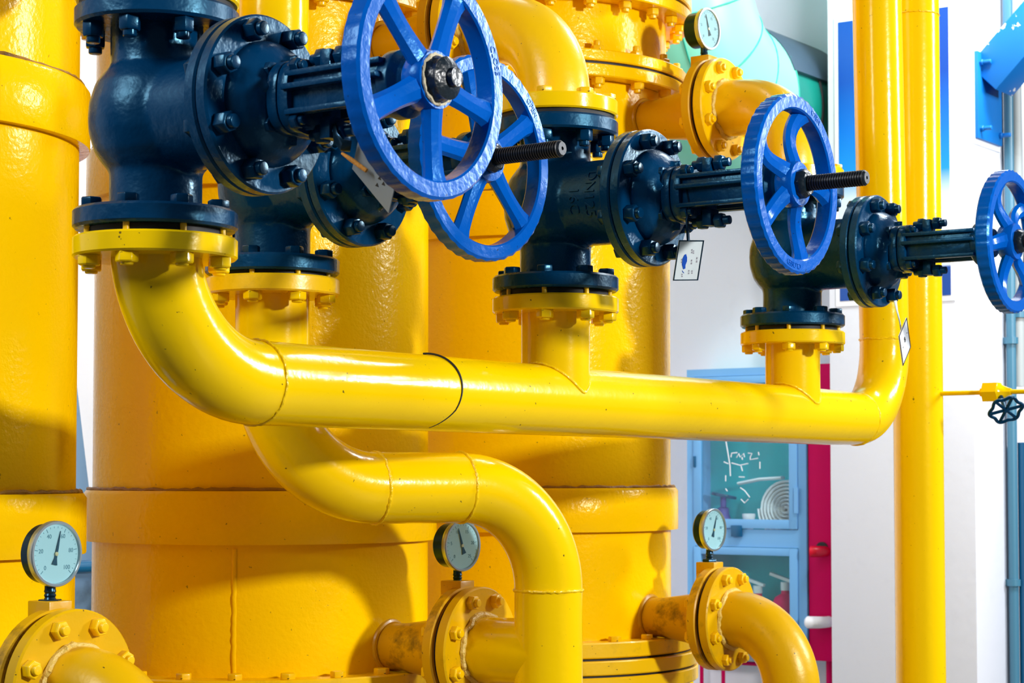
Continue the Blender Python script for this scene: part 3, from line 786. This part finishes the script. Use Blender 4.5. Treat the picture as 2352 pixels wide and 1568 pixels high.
hr = thing('hose_roll', 'coiled white canvas fire hose behind the upper cabinet glass', 'hose', W(6.97, 3.585, -.259))
pts, rad = [], []
for i in range(26 * 8 + 1):
    a = 2 * PI * i / 26; r = .005 + .0144 * i / 26
    pts.append(W(6.965, 3.585 + r * math.cos(a), -.135 + r * math.sin(a)))
rel(hr, MB().sweep(pts, .0105, 8, sec=(.30 / .5 * 0 + 3.0, .56), up=(1, 0, 0)), 'coil', 'hose', sharp=60)
rel(hr, MB().sweep([W(6.95, 3.60, -.012), W(6.945, 3.70, -.018), W(6.94, 3.79, -.035)], .010, 10, sec=(2.2, .7), up=(1, 0, 0)), 'tail', 'hose')
hv = thing('hydrant_valve', 'small violet hydrant valve with dark blue wheel inside the hose cabinet', 'valve', W(6.98, 3.885, -.259))
rel(hv, MB().lathe([(0, -.259), (.048, -.259), (.048, -.20), (.034, -.185), (.024, -.16), (.022, -.135), (.012, -.13), (.012, -.09), (0, -.09)], Matrix.Translation(W(6.98, 3.885, 0)), 28), 'body', 'purple')
rel(hv, MB().lathe([(.040, -.006), (.050, -.006), (.052, 0), (.050, .006), (.040, .006)], frame(W(6.98, 3.882, -.085), (.12, -.16, 1)), 28, closed=True).box(.09, .010, .008, frame(W(6.98, 3.882, -.085), (.12, -.16, 1))).box(.010, .09, .008, frame(W(6.98, 3.882, -.085), (.12, -.16, 1))), 'wheel', 'darkblue')
nz = thing('hose_nozzle', 'little white nozzle cup beside the coiled hose in the cabinet', 'nozzle', W(6.93, 3.742, -.259))
rel(nz, MB().lathe([(0, -.259), (.016, -.259), (.018, -.20), (.026, -.165), (.026, -.155), (.020, -.155), (.014, -.19), (0, -.19)], Matrix.Translation(W(6.93, 3.742, 0)), 24), 'cup', 'whitep')
def extinguisher(label, y, s_, lab):
    e = thing('fire_extinguisher', label, 'extinguisher', W(6.97, y, ZB + .015)); T = Matrix.Translation(W(6.97, y, ZB + .015)) @ Matrix.Scale(s_, 4)
    rel(e, MB().lathe([(0, 0), (.042, 0), (.045, .004), (.045, .150), (.036, .172), (.016, .184), (.014, .20), (0, .20)], T, 32), 'cylinder', 'crimson')
    if lab: rel(e, MB().lathe([(.0455, .02), (.0462, .02), (.0462, .105), (.0455, .105)], T, 32, closed=True), 'paper_label', 'whitep')
    rel(e, MB().lathe([(0, .195), (.017, .195), (.017, .222), (0, .222)], T, 16).box(.016, .085, .010, T @ Matrix.Translation((0, .015, .236)) @ Matrix.Rotation(.3, 4, 'X')), 'valve_head', 'tagpale')
extinguisher('red extinguisher with white paper label behind the lower cabinet glass', 3.600, 1.2, True)
extinguisher('plain red extinguisher deeper left in the lower cabinet, without label', 3.725, 1.12, False)

# crimson panel beside the cabinet
t = thing('steel_locker', 'crimson upright steel box between the hose cabinet and the white pillar', 'locker', W(7.0, 3.45, -.72))
bx(t, (6.888, 3.330, -.717), (7.068, 3.4585, .43), 'panel', 'crimson', .003)
rel(t, MB().lathe([(0, 0), (.026, 0), (.026, .004), (0, .004)], frame(W(6.888, 3.400, -.285), (-1, 0, 0)), 32), 'hole', 'black', label='dark round opening')
rel(t, MB().sweep([W(6.90, 3.385, -.295), W(6.865, 3.388, -.295), W(6.845, 3.405, -.295), W(6.842, 3.425, -.295)], [.020, .021, .022, .022], 20), 'red_outlet', 'red', label='bright red outlet')
rel(t, MB().sweep([W(6.90, 3.375, -.565), W(6.865, 3.375, -.565), W(6.845, 3.395, -.566), W(6.842, 3.440, -.567), W(6.842, 3.448, -.567)], [.022, .022, .023, .024, .017], 20), 'white_outlet', 'whitep', label='white capped outlet')
rel(t, MB().sweep([W(6.95, 3.40, -.717), W(6.95, 3.40, -1.3)], .016, 16), 'drain_pipe', 'crimson')
t = thing('tool_rack', 'thin crimson tube rack standing below the hose cabinet', 'rack', W(7.0, 3.85, -1.3))
for y in (4.0, 3.90, 3.62): tube(t, [W(7.0, y, -1.3), W(7.0, y, -.752)], .008, 'post', 'crimson')
tube(t, [W(7.0, 4.008, -.756), W(7.0, 3.612, -.756)], .008, 'rail', 'crimson')

# steel bracket and pipes on the right wall
t = thing('steel_bracket', 'bright blue steel wall bracket at top right with peeling paint', 'bracket', W(6.9, YPR, 1.36))
bx(t, (6.765, YPR - .018, 1.225), (7.0, YPR - .0005, 1.545), 'base_plate', 'bracket', .002)
bx(t, (6.752, YPR - .0055, 1.205), (7.012, YPR - .0003, 1.560), 'grout_edge', 'whitep', label='bare white edge round the plate')
A = Vector((0, -.7071, .7071)); c0 = W(6.885, YPR - .02, 1.452)
rel(t, MB().box(.165, .145, .30, frame(c0 + A * .15, A, (1, 0, 0))), 'arm_foot', 'peeled', bevel=.004, label='peeling lower end')
rel(t, MB().box(.165, .145, 1.1, frame(c0 + A * .85, A, (1, 0, 0))), 'arm', 'bracket', bevel=.004)
for bx_, bz in ((6.79, 1.262), (6.975, 1.262), (6.79, 1.505), (6.975, 1.515)):
    place('bolt', HX['b_bolt'], t, Matrix.Translation(-Vector(t.location)) @ frame(W(bx_, YPR - .018, bz), (0, -1, 0)))
def vpipe(label, x, y, r, z0, z1, mat, clips=()):
    t = thing('conduit_pipe', label, 'pipe', W(x, y, z0))
    tube(t, [W(x, y, z0), W(x, y, z1)], r, 'pipe', mat, 24)
    for z in clips: rel(t, MB().lathe([(0, -.012), (r + .008, -.012), (r + .008, .012), (0, .012)], Matrix.Translation(W(x, y, z)), 24).aabox(W(x - .01, y, z - .012), W(x + .01, YPR, z + .012)), 'clip', 'conduit')
vpipe('slim teal grey pipe running up the right wall behind the blue bracket', 7.040, 2.692, .018, -1.3, 2.4, 'conduit', (.5, -.4))
vpipe('weathered grey pipe at the right edge, above the little blue wheel', 7.085, 2.680, .022, .33, 2.4, 'greypipe', (.6,))
vpipe('thick dark blue pipe at the right edge, below the little blue wheel', 7.068, 2.655, .026, -1.3, .12, 'darkblue')

# little branch valve on the second vertical pipe
t = thing('branch_valve', 'small yellow branch tube with tiny blue star wheel at the right edge', 'valve', W(4.868, 2.06, .217))
zb = .214
tube(t, [W(4.868, 2.058, zb), W(4.868, 1.90, zb)], .0062, 'tube', 'yellow', 14)
tube(t, [W(4.868, 1.87, zb), W(4.868, 1.55, zb - .004)], .0062, 'tube', 'yellow', 14)
rel(t, MB().lathe([(0, 0), (.012, 0), (.012, .008), (.028, .010), (.028, .050), (.022, .054), (.012, .075), (.010, .082), (0, .082)], frame(W(4.868, 1.945, zb), (0, -1, 0)), 6), 'body', 'yellow')
hd = Vector((-.50, -.42, -.62)).normalized(); hc = W(4.868, 1.895, zb)
tube(t, [hc, hc + hd * .075], .006, 'stem', 'navy', 14)
HF = frame(hc + hd * .070, hd)
pts = []
for i in range(60):
    a = 2 * PI * i / 60; r = .040 + .0035 * math.cos(6 * a); pts.append(HF @ Vector((r * math.cos(a), r * math.sin(a), 0)))
hw = rel(t, MB().sweep(pts, .0045, 10, closed=True), 'handwheel', 'navybolt')
for i in range(6):
    a = 2 * PI * i / 6
    mb = MB().sweep([HF @ Vector((0, 0, 0)), HF @ Vector((.042 * math.cos(a), .042 * math.sin(a), 0))], .0042, 8)
    inv = Matrix.Translation(-Vector(t.location)); mb.v = [inv @ v for v in mb.v]; mb.build('spoke', 'navybolt', hw)

# what shows through the gap between the two left tanks
t = thing('leaning_board', 'weathered blue grey board leaning in the gap between the two left tanks', 'board', W(4.0, 4.4, -1.3))
mb = MB(); quad(mb, [W(3.88, 4.40, .36), W(3.976, 4.40, .36), W(4.045, 4.40, -.045), W(4.085, 4.40, -.30), W(4.20, 4.40, -1.3), W(3.9, 4.40, -1.3)], .03, (0, 1, 0)); rel(t, mb, 'board', 'board')
t = thing('conduit_pipe', 'short dark blue horizontal pipe behind the leaning board gap', 'pipe', W(3.9, 4.33, -.27))
tube(t, [W(3.85, 4.33, -.268), W(4.5, 4.33, -.272)], .019, 'pipe', 'darkblue', 20)
t = thing('floor_hose', 'black upright hose in the gap beside the leaning board', 'hose', W(4.09, 4.3, -1.3))
tube(t, [W(4.085, 4.3, -1.3), W(4.085, 4.3, -.46), W(4.098, 4.3, -.39), W(4.13, 4.3, -.36), W(4.2, 4.3, -.36)], .030, 'hose', 'rubber', 20)

# tags hung on the valves
def cam_point(px, py, d):
    """a point seen at that place of the frame, d metres in front of the camera"""
    r = (px - 1176) / 4500; u = -(py - 893.5) / 4500; th = math.radians(2.5)
    f = math.cos(th) - u * math.sin(th); z = math.sin(th) + u * math.cos(th); k = d / f
    return Vector((0, 0, EYE)) + camdir(r * k, d, z * k)
def camdir(xc, yc, z): return Vector((xc * SN + yc * CS, -xc * CS + yc * SN, z))
class Tag:
    def __init__(s, label, o, ex, ey, w, h, t, mat, edge=None):
        """plate with its corner at o, side vectors ex and ey"""
        s.o = Vector(o); s.x = Vector(ex).normalized(); s.y = (Vector(ey) - s.x * Vector(ey).dot(s.x)).normalized(); s.n = s.x.cross(s.y); s.w, s.h, s.t = w, h, t
        if s.n.dot(Vector((0, 0, EYE)) - s.o) < 0: s.n = -s.n
        s.thing = thing('valve_tag', label, 'tag', s.o)
        s.plate = s.part([(0, 0), (1, 0), (1, 1), (0, 1)], 'plate', mat, -t, t)
        if edge:
            for q in ([(0, 0), (1, 0), (1, .025), (0, .025)], [(0, .975), (1, .975), (1, 1), (0, 1)], [(0, 0), (.036, 0), (.036, 1), (0, 1)], [(.964, 0), (1, 0), (1, 1), (.964, 1)]):
                s.part(q, 'edge', edge, 0.0001, .0009)
    def p(s, u, v, k=0): return s.o + s.x * s.w * u + s.y * s.h * v + s.n * k
    def part(s, poly, name, mat, k, t, label=None):
        mb = MB(); quad(mb, [s.p(u, v, k) for u, v in poly], t, s.n); return rel(s.thing, mb, name, mat, label=label)
    def letters(s, txt, u, v, size, rot=0.0, mat='black'):
        vs, fs = text_data(txt, size, .0002); c, q = math.cos(rot), math.sin(rot); o = s.p(u, v, .0006)
        mb = MB().add([o + s.x * (a.x * c - a.y * q) - s.y * (a.x * q + a.y * c) + s.n * a.z for a in vs], fs); return rel(s.thing, mb, 'lettering', mat)
    def strap(s, pts, r, mat, name='strap', sec=(1, 1)): return rel(s.thing, MB().sweep(pts, r, 10, sec=sec), name, mat)
# grey plate under the front valve
A0 = cam_point(826, 306, 2.60); B0 = cam_point(911, 408, 2.555); D0 = cam_point(806, 384, 2.646)
g = Tag('scratched grey metal plate hanging between the front left valve and its handwheel', A0, B0 - A0, D0 - A0, (B0 - A0).length, (D0 - A0).length, .0014, 'tagmetal')
g.part([(.50, .06), (.97, .10), (.97, .13), (.50, .09)], 'groove', 'black', .0001, .0003)
for u, v in ((.50, .02), (.62, .62), (.64, .40), (.75, .42)): g.part([(u, v), (u + .05, v + .06), (u - .03, v + .12)], 'punched_mark', 'black', .0001, .0003)
g.strap([cam_point(768, 296, 2.63), cam_point(772, 318, 2.615), cam_point(786, 334, 2.61), cam_point(806, 336, 2.612)], .010, 'steel', sec=(1.0, .3))
g.strap([cam_point(786, 352, 2.62), cam_point(806, 366, 2.607), cam_point(842, 392, 2.598)], [.002, .0034, .003], 'rust', 'rusty_wire')
# smudged tag under the middle valve
A0 = cam_point(1559.5, 551.5, 3.475); B0 = cam_point(1617, 551.5, 3.499); D0 = cam_point(1542, 644, 3.499)
g = Tag('pale tag with blue smudge hanging under the middle valve', A0, B0 - A0, D0 - A0, (B0 - A0).length, (D0 - A0).length, .0012, 'tagpale', 'steel')
g.part([(.30, .36), (.36, .34), (.42, .42), (.44, .52), (.40, .62), (.42, .70), (.34, .72), (.26, .60), (.24, .46)], 'smudge', 'smudge', .0002, .0004, 'blue paint smudge')
g.part([(.30, .74), (.38, .80), (.40, .82), (.33, .79)], 'smudge', 'smudge', .0002, .0004, 'blue paint smudge')
for u, v, l in ((.55, .28, .12), (.62, .30, .10), (.20, .52, .12), (.60, .55, .14), (.80, .50, .16), (.55, .80, .12), (.30, .88, .10), (.68, .80, .10)):
    g.part([(u, v - l / 2), (u + .05, v - l / 2), (u + .05, v - l / 6), (u, v - l / 6)], 'faint_print', 'print', .0002, .0002)
    g.part([(u + .01, v), (u + .06, v), (u + .06, v + l / 3), (u + .01, v + l / 3)], 'faint_print', 'print', .0002, .0002)
g.strap([cam_point(1581, 438, 3.478), cam_point(1586, 470, 3.474), cam_point(1578, 505, 3.476), cam_point(1581, 553, 3.48)], [.006, .005, .004, .004], 'steel', sec=(1.2, .45))
# white tag under the right valve
A0 = cam_point(2064.6, 771.8, 4.27); B0 = cam_point(2082.4, 729, 4.319); D0 = cam_point(2074.7, 837.8, 4.319)
g = Tag('white tag with black edge dangling from the right valve over the riser', A0, B0 - A0, D0 - A0, (B0 - A0).length, (D0 - A0).length, .0014, 'tagwhite', 'black')
g.letters('8', .52, .45, .020, .2); g.letters('-', .25, .52, .016, .2); g.letters('.', .80, .34, .02, .2)
g.strap([cam_point(2056, 690, 4.30), cam_point(2060, 712, 4.302), cam_point(2067, 740, 4.303), cam_point(2070, 760, 4.305)], [.007, .004, .003, .004], 'tagpale', sec=(1, .4))

# ------------------------------------------------------------------ lights
def area(name, pos, target, sx, sy, power, col=(1, 1, 1)):
    l = bpy.data.lights.new(name, 'AREA'); l.shape = 'RECTANGLE'; l.size = sx; l.size_y = sy; l.energy = power; l.color = col
    o = bpy.data.objects.new(name, l); COL.objects.link(o); o.location = pos
    d = Vector(target) - Vector(pos); o.rotation_euler = d.to_track_quat('-Z', 'Y').to_euler(); return o
def camdir(xc, yc, z): return Vector((xc * SN + yc * CS, -xc * CS + yc * SN, z))
C0 = W(3.05, 2.3, .2)
area('hall_floodlight', C0 + camdir(.78, -.60, .235) * 5.2, C0, .34, .34, 245, (1, .98, .95))
area('hall_window', W(4.2, 2.5, .2) + camdir(.93, 0.02, .34) * 5.0, W(4.1, 2.5, .3), .42, 1.3, 170, (.95, .98, 1))
area('near_fill', W(XV1, YROW, .5) + camdir(-.62, -.50, .50) * 2.0, W(XV1, YROW, .45), .7, .7, 25, (.97, .99, 1))  # unseen fill added close by to brighten the front left valve
area('left_fill', W(2.6, 2.3, .3) + camdir(-.62, -.62, .62) * 4.2, W(2.7, 2.4, .3), 1.8, 1.4, 24, (.97, .99, 1))  # broad soft fill added from the front left, not an actual window
area('aisle_fill', W(6.0, 1.7, 3.1), W(7.0, 3.2, .2), 1.6, .5, 180, (.97, .99, 1))  # added out of view to brighten the back wall and pillar
area('back_fill', W(3.6, 4.0, 3.0), W(4.6, 4.5, .4), 2.5, .4, 26, (.97, .99, 1))  # added fill that whitens the wall behind the tanks
wd = bpy.data.worlds.new('World'); SC.world = wd; wd.use_nodes = True
bg = wd.node_tree.nodes['Background']; bg.inputs[0].default_value = (.86, .93, 1.0, 1); bg.inputs[1].default_value = .09

SC.view_settings.view_transform = 'Standard'; SC.view_settings.look = 'None'
SC.view_settings.exposure = 0.0; SC.view_settings.gamma = 1.0; SC.view_settings.use_curve_mapping = False
